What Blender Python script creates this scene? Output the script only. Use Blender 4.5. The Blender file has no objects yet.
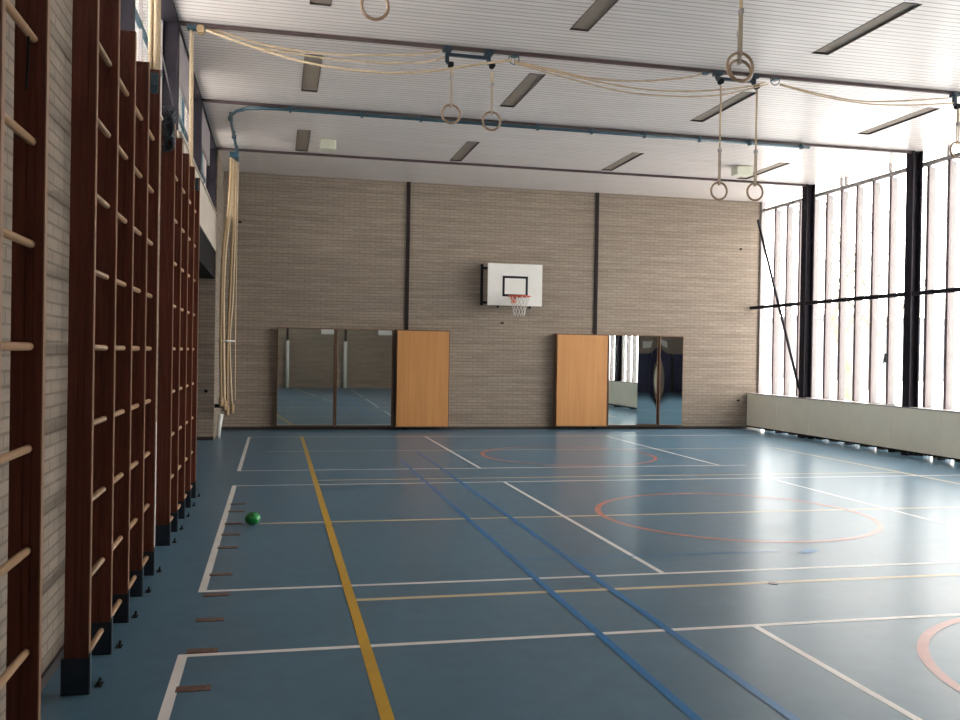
import bpy, bmesh, math, random
from mathutils import Vector, Matrix
random.seed(7)
SC = bpy.context.scene
COL = SC.collection
PI = math.pi

# ------------------------------------------------------------------ camera
FPX, YAW, PITCH, ROLL, EYE = 915.52, 0.219752, -0.0065885, 0.0164377, 1.6
_cy, _sy = math.cos(YAW), math.sin(YAW)
_f = Vector((_sy*math.cos(PITCH), _cy*math.cos(PITCH), math.sin(PITCH)))
_r = Vector((_cy, -_sy, 0.0))
_u = _r.cross(_f)
CR = _r*math.cos(ROLL) + _u*math.sin(ROLL)
CU = -_r*math.sin(ROLL) + _u*math.cos(ROLL)
cam = bpy.data.cameras.new('camera')
cam.sensor_width = 36.0
cam.lens = FPX*36.0/960.0
cam.clip_end = 500
camo = bpy.data.objects.new('camera', cam)
COL.objects.link(camo)
m = Matrix.Identity(4)
for i in range(3):
    m[i][0], m[i][1], m[i][2] = CR[i], CU[i], -_f[i]
m[0][3], m[1][3], m[2][3] = 0, 0, EYE
camo.matrix_world = m
SC.camera = camo

# ------------------------------------------------------------------ world and light
SKY_STRENGTH = 13.2
SC.view_settings.view_transform = 'Standard'
SC.view_settings.look = 'None'
SC.view_settings.gamma = 1
SC.view_settings.use_curve_mapping = False
SC.view_settings.exposure = 0.0
w = bpy.data.worlds.new('overcast_sky')
SC.world = w
w.use_nodes = True
wn = w.node_tree.nodes
wl = w.node_tree.links
bg = wn['Background']
tc = wn.new('ShaderNodeTexCoord')
sx = wn.new('ShaderNodeSeparateXYZ')
cr = wn.new('ShaderNodeValToRGB')
wl.new(tc.outputs['Generated'], sx.inputs[0])
wl.new(sx.outputs['Z'], cr.inputs[0])
cr.color_ramp.elements[0].position = 0.0
cr.color_ramp.elements[0].color = (1.0, 0.945, 0.91, 1)
cr.color_ramp.elements[1].position = 0.6
cr.color_ramp.elements[1].color = (1.0, 0.94, 0.91, 1)
wl.new(cr.outputs[0], bg.inputs[0])
bg.inputs[1].default_value = SKY_STRENGTH


def portal(name, loc, rot, sx_, sy_):
    l = bpy.data.lights.new(name, 'AREA')
    l.shape = 'RECTANGLE'
    l.size, l.size_y = sx_, sy_
    l.cycles.is_portal = True
    o = bpy.data.objects.new(name, l)
    o.location = loc
    o.rotation_euler = rot
    COL.objects.link(o)


portal('window_daylight_right', (11.05, 11.5, 2.6), (0, PI/2, 0), 5.1, 15.0)
portal('window_daylight_left', (-1.45, 7.0, 4.4), (0, -PI/2, 0), 1.5, 20.0)

# ------------------------------------------------------------------ pixel helpers
def ray(px, py):
    return CR*((px-480)/FPX) - CU*((py-360)/FPX) + _f


def atz(px, py, z=0.0):
    d = ray(px, py)
    return Vector((0, 0, EYE)) + d*((z-EYE)/d.z)


def aty(px, py, y):
    d = ray(px, py)
    return Vector((0, 0, EYE)) + d*(y/d.y)


# ------------------------------------------------------------------ materials
def nmat(name):
    mt = bpy.data.materials.new(name)
    mt.use_nodes = True
    return mt, mt.node_tree.nodes, mt.node_tree.links, mt.node_tree.nodes['Principled BSDF']


def mat(name, col, rough=0.6, metal=0.0, var=0.12, scale=6.0, stretch=(1, 1, 1), bump=0.0, spec=0.5):
    mt, n, l, b = nmat(name)
    t = n.new('ShaderNodeTexCoord')
    mp = n.new('ShaderNodeMapping')
    mp.inputs['Scale'].default_value = stretch
    nz = n.new('ShaderNodeTexNoise')
    nz.inputs['Scale'].default_value = scale
    nz.inputs['Detail'].default_value = 5
    l.new(t.outputs['Object'], mp.inputs[0])
    l.new(mp.outputs[0], nz.inputs['Vector'])
    rp = n.new('ShaderNodeValToRGB')
    rp.color_ramp.elements[0].position = 0.3
    rp.color_ramp.elements[1].position = 0.7
    rp.color_ramp.elements[0].color = tuple(c*(1-var) for c in col)+(1,)
    rp.color_ramp.elements[1].color = tuple(min(1, c*(1+var)) for c in col)+(1,)
    l.new(nz.outputs[0], rp.inputs[0])
    l.new(rp.outputs[0], b.inputs['Base Color'])
    b.inputs['Roughness'].default_value = rough
    b.inputs['Metallic'].default_value = metal
    b.inputs['Specular IOR Level'].default_value = spec
    if bump:
        bp = n.new('ShaderNodeBump')
        bp.inputs['Strength'].default_value = bump
        bp.inputs['Distance'].default_value = 0.01
        l.new(nz.outputs[0], bp.inputs['Height'])
        l.new(bp.outputs[0], b.inputs['Normal'])
    return mt


def brick_mat(name, axis, c1, c2, mortar):
    """axis 'x' : wall runs along X (uses x,z) ; 'y' : wall runs along Y (uses y,z)"""
    mt, n, l, b = nmat(name)
    t = n.new('ShaderNodeTexCoord')
    s = n.new('ShaderNodeSeparateXYZ')
    c = n.new('ShaderNodeCombineXYZ')
    l.new(t.outputs['Object'], s.inputs[0])
    l.new(s.outputs['X' if axis == 'x' else 'Y'], c.inputs[0])
    l.new(s.outputs['Z'], c.inputs[1])
    br = n.new('ShaderNodeTexBrick')
    l.new(c.outputs[0], br.inputs['Vector'])
    br.inputs['Scale'].default_value = 1.0
    br.inputs['Brick Width'].default_value = 0.22
    br.inputs['Row Height'].default_value = 0.0625
    br.inputs['Mortar Size'].default_value = 0.007
    br.inputs['Mortar Smooth'].default_value = 0.3
    br.inputs['Bias'].default_value = -0.1
    br.inputs['Color1'].default_value = (*c1, 1)
    br.inputs['Color2'].default_value = (*c2, 1)
    br.inputs['Mortar'].default_value = (*mortar, 1)
    nz = n.new('ShaderNodeTexNoise')
    nz.inputs['Scale'].default_value = 1.3
    nz.inputs['Detail'].default_value = 8
    mp = n.new('ShaderNodeMapping')
    mp.inputs['Scale'].default_value = (0.5, 9.0, 1)
    l.new(c.outputs[0], mp.inputs[0])
    l.new(mp.outputs[0], nz.inputs['Vector'])
    mr = n.new('ShaderNodeMapRange')
    mr.inputs[1].default_value = 0.3
    mr.inputs[2].default_value = 0.7
    mr.inputs[3].default_value = 0.82
    mr.inputs[4].default_value = 1.15
    l.new(nz.outputs[0], mr.inputs[0])
    mx = n.new('ShaderNodeVectorMath')
    mx.operation = 'SCALE'
    l.new(br.outputs['Color'], mx.inputs[0])
    l.new(mr.outputs[0], mx.inputs['Scale'])
    l.new(mx.outputs[0], b.inputs['Base Color'])
    b.inputs['Roughness'].default_value = 0.85
    b.inputs['Specular IOR Level'].default_value = 0.3
    n2 = n.new('ShaderNodeTexNoise')
    n2.inputs['Scale'].default_value = 60
    l.new(c.outputs[0], n2.inputs['Vector'])
    ad = n.new('ShaderNodeMath')
    ad.operation = 'MULTIPLY_ADD'
    l.new(br.outputs['Fac'], ad.inputs[0])
    ad.inputs[1].default_value = -1.0
    l.new(n2.outputs[0], ad.inputs[2])
    bp = n.new('ShaderNodeBump')
    bp.inputs['Strength'].default_value = 0.6
    bp.inputs['Distance'].default_value = 0.006
    l.new(ad.outputs[0], bp.inputs['Height'])
    l.new(bp.outputs[0], b.inputs['Normal'])
    return mt


BR1, BR2, BRM = (0.325, 0.265, 0.212), (0.285, 0.230, 0.184), (0.225, 0.180, 0.145)
M = {}
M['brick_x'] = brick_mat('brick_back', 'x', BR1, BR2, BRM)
M['brick_y'] = brick_mat('brick_side_shaded', 'y', tuple(.85*c for c in BR1), tuple(.85*c for c in BR2), tuple(.8*c for c in BRM))  # same brick, with the side wall's shade put into its colour
M['strip'] = mat('dark_brown_strip', (0.026, 0.019, 0.018), 0.8, var=0.1, scale=5, spec=0.2)


def ceiling_mat():
    mt, n, l, b = nmat('white_slat_ceiling')
    t = n.new('ShaderNodeTexCoord')
    s = n.new('ShaderNodeSeparateXYZ')
    l.new(t.outputs['Object'], s.inputs[0])
    d = n.new('ShaderNodeMath'); d.operation = 'DIVIDE'
    l.new(s.outputs['Y'], d.inputs[0]); d.inputs[1].default_value = 0.1
    fr = n.new('ShaderNodeMath'); fr.operation = 'FRACT'
    l.new(d.outputs[0], fr.inputs[0])
    rp = n.new('ShaderNodeValToRGB')
    e = rp.color_ramp.elements
    e[0].position = 0.0; e[0].color = (0.30, 0.28, 0.27, 1)
    e[1].position = 0.17; e[1].color = (0.80, 0.735, 0.715, 1)
    e2 = e.new(0.11); e2.color = (0.33, 0.31, 0.30, 1)
    l.new(fr.outputs[0], rp.inputs[0])
    fl = n.new('ShaderNodeMath'); fl.operation = 'FLOOR'
    l.new(d.outputs[0], fl.inputs[0])
    c = n.new('ShaderNodeCombineXYZ')
    l.new(s.outputs['X'], c.inputs[0]); l.new(fl.outputs[0], c.inputs[1])
    nz = n.new('ShaderNodeTexNoise'); nz.inputs['Scale'].default_value = 0.9
    l.new(c.outputs[0], nz.inputs['Vector'])
    mr = n.new('ShaderNodeMapRange')
    mr.inputs[1].default_value = 0.3; mr.inputs[2].default_value = 0.7
    mr.inputs[3].default_value = 0.93; mr.inputs[4].default_value = 1.04
    l.new(nz.outputs[0], mr.inputs[0])
    mx = n.new('ShaderNodeVectorMath'); mx.operation = 'SCALE'
    l.new(rp.outputs[0], mx.inputs[0]); l.new(mr.outputs[0], mx.inputs['Scale'])
    l.new(mx.outputs[0], b.inputs['Base Color'])
    b.inputs['Roughness'].default_value = 0.33
    b.inputs['Specular IOR Level'].default_value = 0.6
    bp = n.new('ShaderNodeBump'); bp.inputs['Strength'].default_value = 0.5
    bp.inputs['Distance'].default_value = 0.01
    l.new(rp.outputs[0], bp.inputs['Height'])
    l.new(bp.outputs[0], b.inputs['Normal'])
    return mt


def floor_like(name, col, var=0.10, rough=0.29, mark=False):
    mt, n, l, b = nmat(name)
    t = n.new('ShaderNodeTexCoord')
    nz = n.new('ShaderNodeTexNoise'); nz.inputs['Scale'].default_value = 1.6
    nz.inputs['Detail'].default_value = 4; nz.inputs['Roughness'].default_value = 0.5
    l.new(t.outputs['Object'], nz.inputs['Vector'])
    n3 = n.new('ShaderNodeTexNoise'); n3.inputs['Scale'].default_value = 7
    n3.inputs['Detail'].default_value = 2
    l.new(t.outputs['Object'], n3.inputs['Vector'])
    av = n.new('ShaderNodeMath'); av.operation = 'MULTIPLY_ADD'
    l.new(n3.outputs[0], av.inputs[0]); av.inputs[1].default_value = 0.45
    mu = n.new('ShaderNodeMath'); mu.operation = 'MULTIPLY'
    l.new(nz.outputs[0], mu.inputs[0]); mu.inputs[1].default_value = 0.55
    l.new(mu.outputs[0], av.inputs[2])
    rp = n.new('ShaderNodeValToRGB')
    rp.color_ramp.elements[0].position = 0.36
    rp.color_ramp.elements[1].position = 0.64
    rp.color_ramp.elements[0].color = tuple(c*(1-var) for c in col)+(1,)
    rp.color_ramp.elements[1].color = tuple(min(1, c*(1+var)) for c in col)+(1,)
    l.new(av.outputs[0], rp.inputs[0])
    l.new(rp.outputs[0], b.inputs['Base Color'])
    mr = n.new('ShaderNodeMapRange')
    mr.inputs[1].default_value = 0.3; mr.inputs[2].default_value = 0.7
    mr.inputs[3].default_value = rough-0.01; mr.inputs[4].default_value = rough+0.02
    l.new(nz.outputs[0], mr.inputs[0])
    l.new(mr.outputs[0], b.inputs['Roughness'])
    b.inputs['Specular IOR Level'].default_value = 0.11
    return mt


M['ceiling'] = ceiling_mat()
M['floor'] = floor_like('blue_sports_floor', (0.078, 0.152, 0.216))
M['line_white'] = floor_like('white_court_line', (0.70, 0.68, 0.66), 0.06)
M['line_yellow'] = floor_like('yellow_court_line', (0.50, 0.30, 0.035), 0.06)
M['line_cream'] = floor_like('worn_yellow_line', (0.54, 0.44, 0.28), 0.08)
M['line_blue'] = floor_like('blue_court_line', (0.010, 0.14, 0.36), 0.06)
M['line_red'] = floor_like('red_court_line', (0.42, 0.15, 0.12), 0.12)


def wood_mat(name, col, dark, scale=1.0, rough=0.45, axis=2):
    mt, n, l, b = nmat(name)
    t = n.new('ShaderNodeTexCoord')
    mp = n.new('ShaderNodeMapping')
    st = [14*scale]*3
    st[axis] = 0.7*scale
    mp.inputs['Scale'].default_value = st
    l.new(t.outputs['Object'], mp.inputs[0])
    nz = n.new('ShaderNodeTexNoise'); nz.inputs['Scale'].default_value = 2.2
    nz.inputs['Detail'].default_value = 6; nz.inputs['Distortion'].default_value = 0.4
    l.new(mp.outputs[0], nz.inputs['Vector'])
    rp = n.new('ShaderNodeValToRGB')
    rp.color_ramp.elements[0].position = 0.32
    rp.color_ramp.elements[1].position = 0.68
    rp.color_ramp.elements[0].color = (*dark, 1)
    rp.color_ramp.elements[1].color = (*col, 1)
    l.new(nz.outputs[0], rp.inputs[0])
    l.new(rp.outputs[0], b.inputs['Base Color'])
    b.inputs['Roughness'].default_value = rough
    b.inputs['Specular IOR Level'].default_value = 0.4
    return mt


M['mahogany'] = wood_mat('red_brown_post_wood', (0.150, 0.034, 0.016), (0.090, 0.019, 0.010), 2.0, 0.5)
M['beech'] = wood_mat('pale_rung_wood', (0.40, 0.25, 0.145), (0.31, 0.185, 0.10), 1.0, 0.4, axis=1)
M['edge'] = wood_mat('tan_edge_wood', (0.27, 0.145, 0.08), (0.20, 0.10, 0.055), 1.0, 0.45)
M['ply'] = wood_mat('honey_plywood', (0.62, 0.30, 0.11), (0.53, 0.245, 0.085), 0.35, 0.4)
M['frame_wood'] = wood_mat('dark_frame_wood', (0.20, 0.10, 0.055), (0.13, 0.065, 0.035), 1.0, 0.5)
M['ringwood'] = mat('ring_wood', (0.23, 0.15, 0.095), 0.4, var=0.15, scale=20)
M['rope'] = mat('cream_rope', (0.52, 0.40, 0.27), 0.9, var=0.18, scale=60, bump=0.4)
M['rope_dark'] = mat('hemp_rope', (0.36, 0.25, 0.14), 0.9, var=0.22, scale=50, bump=0.4)
M['strap'] = mat('tan_strap', (0.34, 0.28, 0.22), 0.8, var=0.1, scale=40)
M['black_steel'] = mat('dark_painted_steel', (0.015, 0.012, 0.018), 0.7, var=0.15, scale=9, spec=0.2)
M['black'] = mat('black_metal', (0.010, 0.009, 0.010), 0.8, var=0.2, scale=12, spec=0.2)
M['rail'] = mat('brown_rail_paint', (0.085, 0.055, 0.055), 0.5, var=0.15, scale=9)
M['teal'] = mat('blue_green_steel', (0.026, 0.070, 0.10), 0.4, var=0.18, scale=12)
M['navy'] = mat('dark_blue_steel', (0.016, 0.034, 0.052), 0.45, var=0.2, scale=12)
M['shoe'] = mat('dark_blue_shoe_steel', (0.012, 0.020, 0.032), 0.4, var=0.2, scale=12)
M['mullion'] = mat('pale_mullion_paint', (0.17, 0.13, 0.135), 0.5, var=0.05, scale=5)
M['fin'] = mat('grey_outer_fin', (0.18, 0.17, 0.17), 0.7, var=0.06, scale=5)
M['greyrail'] = mat('grey_rail_paint', (0.30, 0.27, 0.27), 0.5, var=0.06, scale=5)
M['cover'] = mat('cream_panel_paint', (0.86, 0.82, 0.68), 0.5, var=0.035, scale=2.5)
M['white'] = mat('white_board_paint', (0.78, 0.76, 0.72), 0.5, var=0.03, scale=4)
M['white_pole'] = mat('white_pole_paint', (0.75, 0.75, 0.72), 0.4, var=0.03, scale=4)
M['orange'] = mat('orange_red_rim_paint', (0.62, 0.09, 0.04), 0.4, var=0.08, scale=9)
M['net'] = mat('white_net_cord', (0.62, 0.58, 0.55), 0.8, var=0.05, scale=30)
M['housing'] = mat('lamp_housing_brown', (0.075, 0.055, 0.048), 0.5, var=0.1, scale=9)
M['diffuser'] = mat('unlit_lamp_diffuser', (0.33, 0.27, 0.22), 0.7, var=0.08, scale=7)
M['cream_box'] = mat('cream_plastic', (0.66, 0.66, 0.54), 0.4, var=0.04, scale=7)
M['fascia'] = mat('pale_fascia_board', (0.50, 0.44, 0.38), 0.6, var=0.08, scale=4)
M['greypanel'] = mat('mauve_grey_panel', (0.26, 0.23, 0.24), 0.6, var=0.06, scale=4)
M['skirting'] = mat('dark_skirting', (0.035, 0.028, 0.026), 0.5, var=0.15, scale=9)
M['socket'] = mat('brown_socket_cover', (0.13, 0.065, 0.045), 0.45, var=0.35, scale=25)
M['ball'] = mat('green_rubber', (0.006, 0.20, 0.035), 0.35, var=0.3, scale=14)
M['mat_blue'] = mat('navy_vinyl', (0.018, 0.022, 0.07), 0.45, var=0.15, scale=3)
M['bark'] = mat('bare_bark', (0.11, 0.095, 0.085), 0.9, var=0.3, scale=6, bump=0.4)
M['lit_bark'] = mat('yellow_lit_bark', (0.13, 0.125, 0.095), 0.9, var=0.25, scale=4, bump=0.4)  # yellow light on the trunk put into the bark colour
M['ground'] = mat('pale_paving', (0.72, 0.71, 0.70), 0.9, var=0.12, scale=0.8)
M['render'] = mat('pale_render', (0.22, 0.22, 0.225), 0.8, var=0.06, scale=1.2)
M['dark_glass'] = mat('dark_window_glass', (0.10, 0.12, 0.15), 0.15, var=0.1, scale=2)
M['roofing'] = mat('grey_roofing', (0.10, 0.10, 0.11), 0.9, var=0.1, scale=2)
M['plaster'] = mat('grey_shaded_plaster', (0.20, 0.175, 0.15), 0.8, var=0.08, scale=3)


def glass_mat():
    mt, n, l, b = nmat('clear_window_glass')
    n.remove(b)
    out = n['Material Output']
    tr = n.new('ShaderNodeBsdfTransparent'); tr.inputs[0].default_value = (0.95, 0.97, 0.96, 1)
    gl = n.new('ShaderNodeBsdfGlossy'); gl.inputs['Roughness'].default_value = 0.02
    lwt = n.new('ShaderNodeLayerWeight'); lwt.inputs[0].default_value = 0.5
    pw = n.new('ShaderNodeMath'); pw.operation = 'POWER'; pw.inputs[1].default_value = 5
    l.new(lwt.outputs['Facing'], pw.inputs[0])
    fz = n.new('ShaderNodeMath'); fz.operation = 'MULTIPLY_ADD'
    l.new(pw.outputs[0], fz.inputs[0]); fz.inputs[1].default_value = 0.6; fz.inputs[2].default_value = 0.03
    mx = n.new('ShaderNodeMixShader')
    l.new(fz.outputs[0], mx.inputs[0]); l.new(tr.outputs[0], mx.inputs[1]); l.new(gl.outputs[0], mx.inputs[2])
    l.new(mx.outputs[0], out.inputs[0])
    return mt


def mirror_mat():
    mt, n, l, b = nmat('mirror_glass')
    b.inputs['Base Color'].default_value = (0.74, 0.80, 0.78, 1)
    b.inputs['Metallic'].default_value = 1
    b.inputs['Roughness'].default_value = 0.015
    t = n.new('ShaderNodeTexCoord')
    nz = n.new('ShaderNodeTexNoise'); nz.inputs['Scale'].default_value = 1.2
    l.new(t.outputs['Object'], nz.inputs['Vector'])
    mr = n.new('ShaderNodeMapRange')
    mr.inputs[3].default_value = 0.01; mr.inputs[4].default_value = 0.03
    l.new(nz.outputs[0], mr.inputs[0]); l.new(mr.outputs[0], b.inputs['Roughness'])
    return mt


M['glass'] = glass_mat()
M['mirror'] = mirror_mat()


# ------------------------------------------------------------------ mesh builder
class MB:
    def __init__(s):
        s.bm = bmesh.new()

    def box(s, x0, x1, y0, y1, z0, z1, mi=0, bev=0.0):
        v = [s.bm.verts.new((x, y, z)) for x in (x0, x1) for y in (y0, y1) for z in (z0, z1)]
        fs = []
        for q in ((0, 1, 3, 2), (4, 6, 7, 5), (0, 4, 5, 1), (2, 3, 7, 6), (0, 2, 6, 4), (1, 5, 7, 3)):
            f = s.bm.faces.new([v[i] for i in q]); f.material_index = mi; fs.append(f)
        if bev:
            es = list({e for f in fs for e in f.edges})
            bmesh.ops.bevel(s.bm, geom=es, offset=bev, segments=2, affect='EDGES', profile=0.7)
        return s

    def obox(s, c, ax, ay, az, mi=0):
        """oriented box: centre and three half-axis vectors"""
        c = Vector(c)
        v = [s.bm.verts.new(c + ax*a + ay*b + az*d) for a in (-1, 1) for b in (-1, 1) for d in (-1, 1)]
        for q in ((0, 1, 3, 2), (4, 6, 7, 5), (0, 4, 5, 1), (2, 3, 7, 6), (0, 2, 6, 4), (1, 5, 7, 3)):
            f = s.bm.faces.new([v[i] for i in q]); f.material_index = mi
        return s

    def quad(s, pts, mi=0):
        f = s.bm.faces.new([s.bm.verts.new(p) for p in pts]); f.material_index = mi
        return s

    def tube(s, pts, r, n=10, cap=True, closed=False):
        pts = [Vector(p) for p in pts]
        k = len(pts)
        rr = r if isinstance(r, (list, tuple)) else [r]*k
        rings = []
        prev = None
        for i, p in enumerate(pts):
            if closed:
                d = pts[(i+1) % k] - pts[i-1]
            else:
                d = pts[min(i+1, k-1)] - pts[max(i-1, 0)]
            d.normalize()
            if prev is None:
                a = Vector((0, 0, 1)) if abs(d.z) < 0.9 else Vector((1, 0, 0))
                a = (a - d*a.dot(d)).normalized()
            else:
                a = (prev - d*prev.dot(d)).normalized()
            prev = a
            b = d.cross(a)
            rings.append([s.bm.verts.new(p + (a*math.cos(t) + b*math.sin(t))*rr[i])
                          for t in [2*PI*j/n for j in range(n)]])
        for i in range(k if closed else k-1):
            A, B = rings[i], rings[(i+1) % k]
            for j in range(n):
                f = s.bm.faces.new((A[j], A[(j+1) % n], B[(j+1) % n], B[j])); f.smooth = True
        if cap and not closed:
            s.bm.faces.new(rings[0][::-1]); s.bm.faces.new(rings[-1])
        return s

    def torus(s, c, R, r, axis='y', n=40, tilt=0.0):
        c = Vector(c)
        pts = []
        for i in range(n):
            t = 2*PI*i/n
            if axis == 'y':
                p = Vector((R*math.cos(t), R*math.sin(t)*math.sin(tilt), R*math.sin(t)*math.cos(tilt)))
            elif axis == 'x':
                p = Vector((0, R*math.cos(t), R*math.sin(t)))
            else:
                p = Vector((R*math.cos(t), R*math.sin(t), 0))
            pts.append(c+p)
        return s.tube(pts, r, 10, closed=True)

    def build(s, name, mats, parent=None):
        bmesh.ops.recalc_face_normals(s.bm, faces=s.bm.faces[:])
        me = bpy.data.meshes.new(name)
        s.bm.to_mesh(me); s.bm.free()
        for mm in (mats if isinstance(mats, (list, tuple)) else [mats]):
            me.materials.append(mm)
        o = bpy.data.objects.new(name, me)
        COL.objects.link(o)
        if parent is not None:
            # geometry is written in world space; bring it into the parent's space
            me.transform(world_of(parent).inverted())
            o.parent = parent
        return o


def world_of(o):
    mw = Matrix.LocRotScale(o.location, o.rotation_euler, o.scale)
    if o.parent is not None:
        mw = world_of(o.parent) @ mw
    return mw


def tag(o, label, cat, group=None):
    o['label'] = label; o['category'] = cat
    if group: o['group'] = group
    return o


def thing(name, label, cat, loc=(0, 0, 0), rz=0.0, group=None):
    o = bpy.data.objects.new(name, None)
    o.empty_display_size = 0.1
    o.location = loc
    o.rotation_euler = (0, 0, rz)
    COL.objects.link(o)
    return tag(o, label, cat, group)


def struct(o):
    o['kind'] = 'structure'
    return o


def dup(o, loc, label=None, rz=None, parent=None):
    """copy a thing with its parts and sub-parts, moved to loc"""
    c = o.copy(); COL.objects.link(c)
    if parent is not None:
        c.parent = parent
    if loc is not None: c.location = loc
    if rz is not None: c.rotation_euler = (0, 0, rz)
    if label: c['label'] = label
    for ch in list(o.children):
        dup(ch, None, parent=c)
    return c


# ================================================================== THE SETTING
ZC = 5.15          # ceiling height
XL, XR = -1.05, 10.8
Y0, Y1 = -3.0, 18.93

# floor with its painted court lines (line faces are part of the floor mesh)
fb = MB()
fb.box(-3.4, 11.0, Y0-0.3, Y1+0.3, -0.2, 0.0, 0)
LW = 0.05
LZ = {1: 0.0012, 2: 0.0022, 3: 0.0010, 4: 0.0028, 5: 0.0018}


def vline(x, ya, yb, mi, wd=LW):
    z = LZ[mi]
    fb.quad([(x-wd/2, ya, z), (x+wd/2, ya, z), (x+wd/2, yb, z), (x-wd/2, yb, z)], mi)


def hline(y, xa, xb, mi, wd=LW):
    z = LZ[mi] + 0.0001
    fb.quad([(xa, y-wd/2, z), (xb, y-wd/2, z), (xb, y+wd/2, z), (xa, y+wd/2, z)], mi)


for x, segs in ((-0.45, ((-1.5, 4.98), (6.29, 11.13), (12.5, 17.35))),
                (2.82, ((-1.5, 4.98), (6.29, 11.13), (12.5, 17.35))),
                (6.47, ((-1.5, 4.98), (6.29, 11.13), (12.5, 17.35)))):
    for a, b_ in segs:
        vline(x, a, b_, 1, 0.042 if x > 0 else 0.05)
for y in (4.98, 6.29, 11.13, 12.5):
    hline(y, -0.475, 6.9 if y > 12 else 9.75, 1, 0.045)
hline(17.35, -0.475, 9.75, 1, 0.05)
vline(0.5, -1.5, 17.45, 2, 0.06)
hline(5.92, 0.53, 8.75, 3, 0.055)
hline(8.68, -0.12, 8.75, 3, 0.055)
hline(11.5, 0.53, 8.75, 3, 0.05)
hline(14.87, -0.1, 8.8, 3, 0.045)
vline(8.78, -1.5, 14.87, 3, 0.055)
vline(1.84, -1.5, 13.6, 4, 0.05)
vline(2.27, -1.5, 14.8, 4, 0.05)
hline(6.87, 1.86, 4.1, 4, 0.022)
# worn leftover of blue tape
fb.quad([(4.22, 6.80, .003), (4.32, 6.76, .003), (4.50, 6.88, .003), (4.40, 6.93, .003)], 4)
for (cx, cy, R_) in ((4.6, 3.62, 1.33), (4.6, 8.57, 1.38), (4.6, 14.0, 1.38)):
    k = 72
    for i in range(k):
        a, b_ = 2*PI*i/k, 2*PI*(i+1)/k
        fb.quad([(cx+(R_-.03)*math.cos(a), cy+(R_-.03)*math.sin(a), LZ[5]),
                 (cx+(R_+.03)*math.cos(a), cy+(R_+.03)*math.sin(a), LZ[5]),
                 (cx+(R_+.03)*math.cos(b_), cy+(R_+.03)*math.sin(b_), LZ[5]),
                 (cx+(R_-.03)*math.cos(b_), cy+(R_-.03)*math.sin(b_), LZ[5])], 5)
struct(fb.build('floor', [M['floor'], M['line_white'], M['line_yellow'], M['line_cream'], M['line_blue'], M['line_red']]))
LAMPX = [0.395, 3.18, 6.12, 8.95]
LAMPY = [8.76, 11.96, 15.80]
LHW, LHL = .108, .80
cb = MB()
xp = -3.4
for lx in LAMPX:
    cb.box(xp, lx-LHW, Y0-0.3, Y1+0.3, ZC, ZC+0.3)
    yp = Y0-0.3
    for ly in LAMPY:
        if lx > 8.5 and ly < 9: continue
        cb.box(lx-LHW, lx+LHW, yp, ly-LHL, ZC, ZC+0.3)
        cb.box(lx-LHW, lx+LHW, ly-LHL, ly+LHL, ZC+.12, ZC+0.3)
        yp = ly+LHL
    cb.box(lx-LHW, lx+LHW, yp, Y1+0.3, ZC, ZC+0.3)
    xp = lx+LHW
cb.box(xp, 11.2, Y0-0.3, Y1+0.3, ZC, ZC+0.3)
struct(cb.build('ceiling', M['ceiling']))
struct(MB().box(-3.4, 10.81, Y1, Y1+0.3, 0, ZC).build('wall_back', M['brick_x']))
struct(MB().box(-3.4, 11.2, Y0-0.3, Y0, 0, ZC).build('wall_front', M['brick_x']))
# left wall: brick up to the high windows, an open store bay near the far end, a brick pier in the corner
lw = MB()
lw.box(XL-0.3, XL, Y0, 10.32, 0, 3.68)
lw.box(XL-0.3, XL, 10.32, 10.9, 0, 3.95)
lw.box(XL-0.3, XL, 16.82, Y1, 0, ZC)
lw.box(XL-0.3, XL, Y0, -2.6, 3.68, ZC)
lw.box(XL-2.3, XL-0.3, 16.82, Y1, 0, 3.5)
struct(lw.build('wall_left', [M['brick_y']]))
# the pier's cheek that faces the camera has its own courses along X
struct(MB().box(XL-2.2, XL-0.002, 16.80, 16.82, 0, 3.3).build('wall_store_side', M['brick_x']))
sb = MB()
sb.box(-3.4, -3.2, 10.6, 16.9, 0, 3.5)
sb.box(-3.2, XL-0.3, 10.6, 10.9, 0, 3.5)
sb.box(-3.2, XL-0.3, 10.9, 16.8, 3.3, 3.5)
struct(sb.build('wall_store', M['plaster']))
struct(MB().box(XL-0.3, XL, 10.9, 16.82, 3.33, 3.95, bev=0.01).build('trim_1', M['fascia']))
struct(MB().box(XL-0.28, XL-0.012, 10.9, 16.78, 2.85, 3.33).build('trim_2', M['black']))
# vertical dark steel strips set in the back wall
struct(MB().box(2.61, 2.685, Y1-0.03, Y1, 0, ZC).build('trim_3', M['strip']))
struct(MB().box(6.745, 6.82, Y1-0.03, Y1, 0, ZC).build('trim_4', M['strip']))
struct(MB().box(XL, 10.45, Y1-0.02, Y1, 0, 0.06).build('baseboard_back', M['skirting']))
struct(MB().box(XL, XL+0.015, Y0, 10.9, 0, 0.06).build('baseboard_left', M['skirting']))
struct(MB().box(XL-2.1, XL, 16.785, 16.80, 0, 0.06).build('baseboard_store', M['skirting']))

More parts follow.
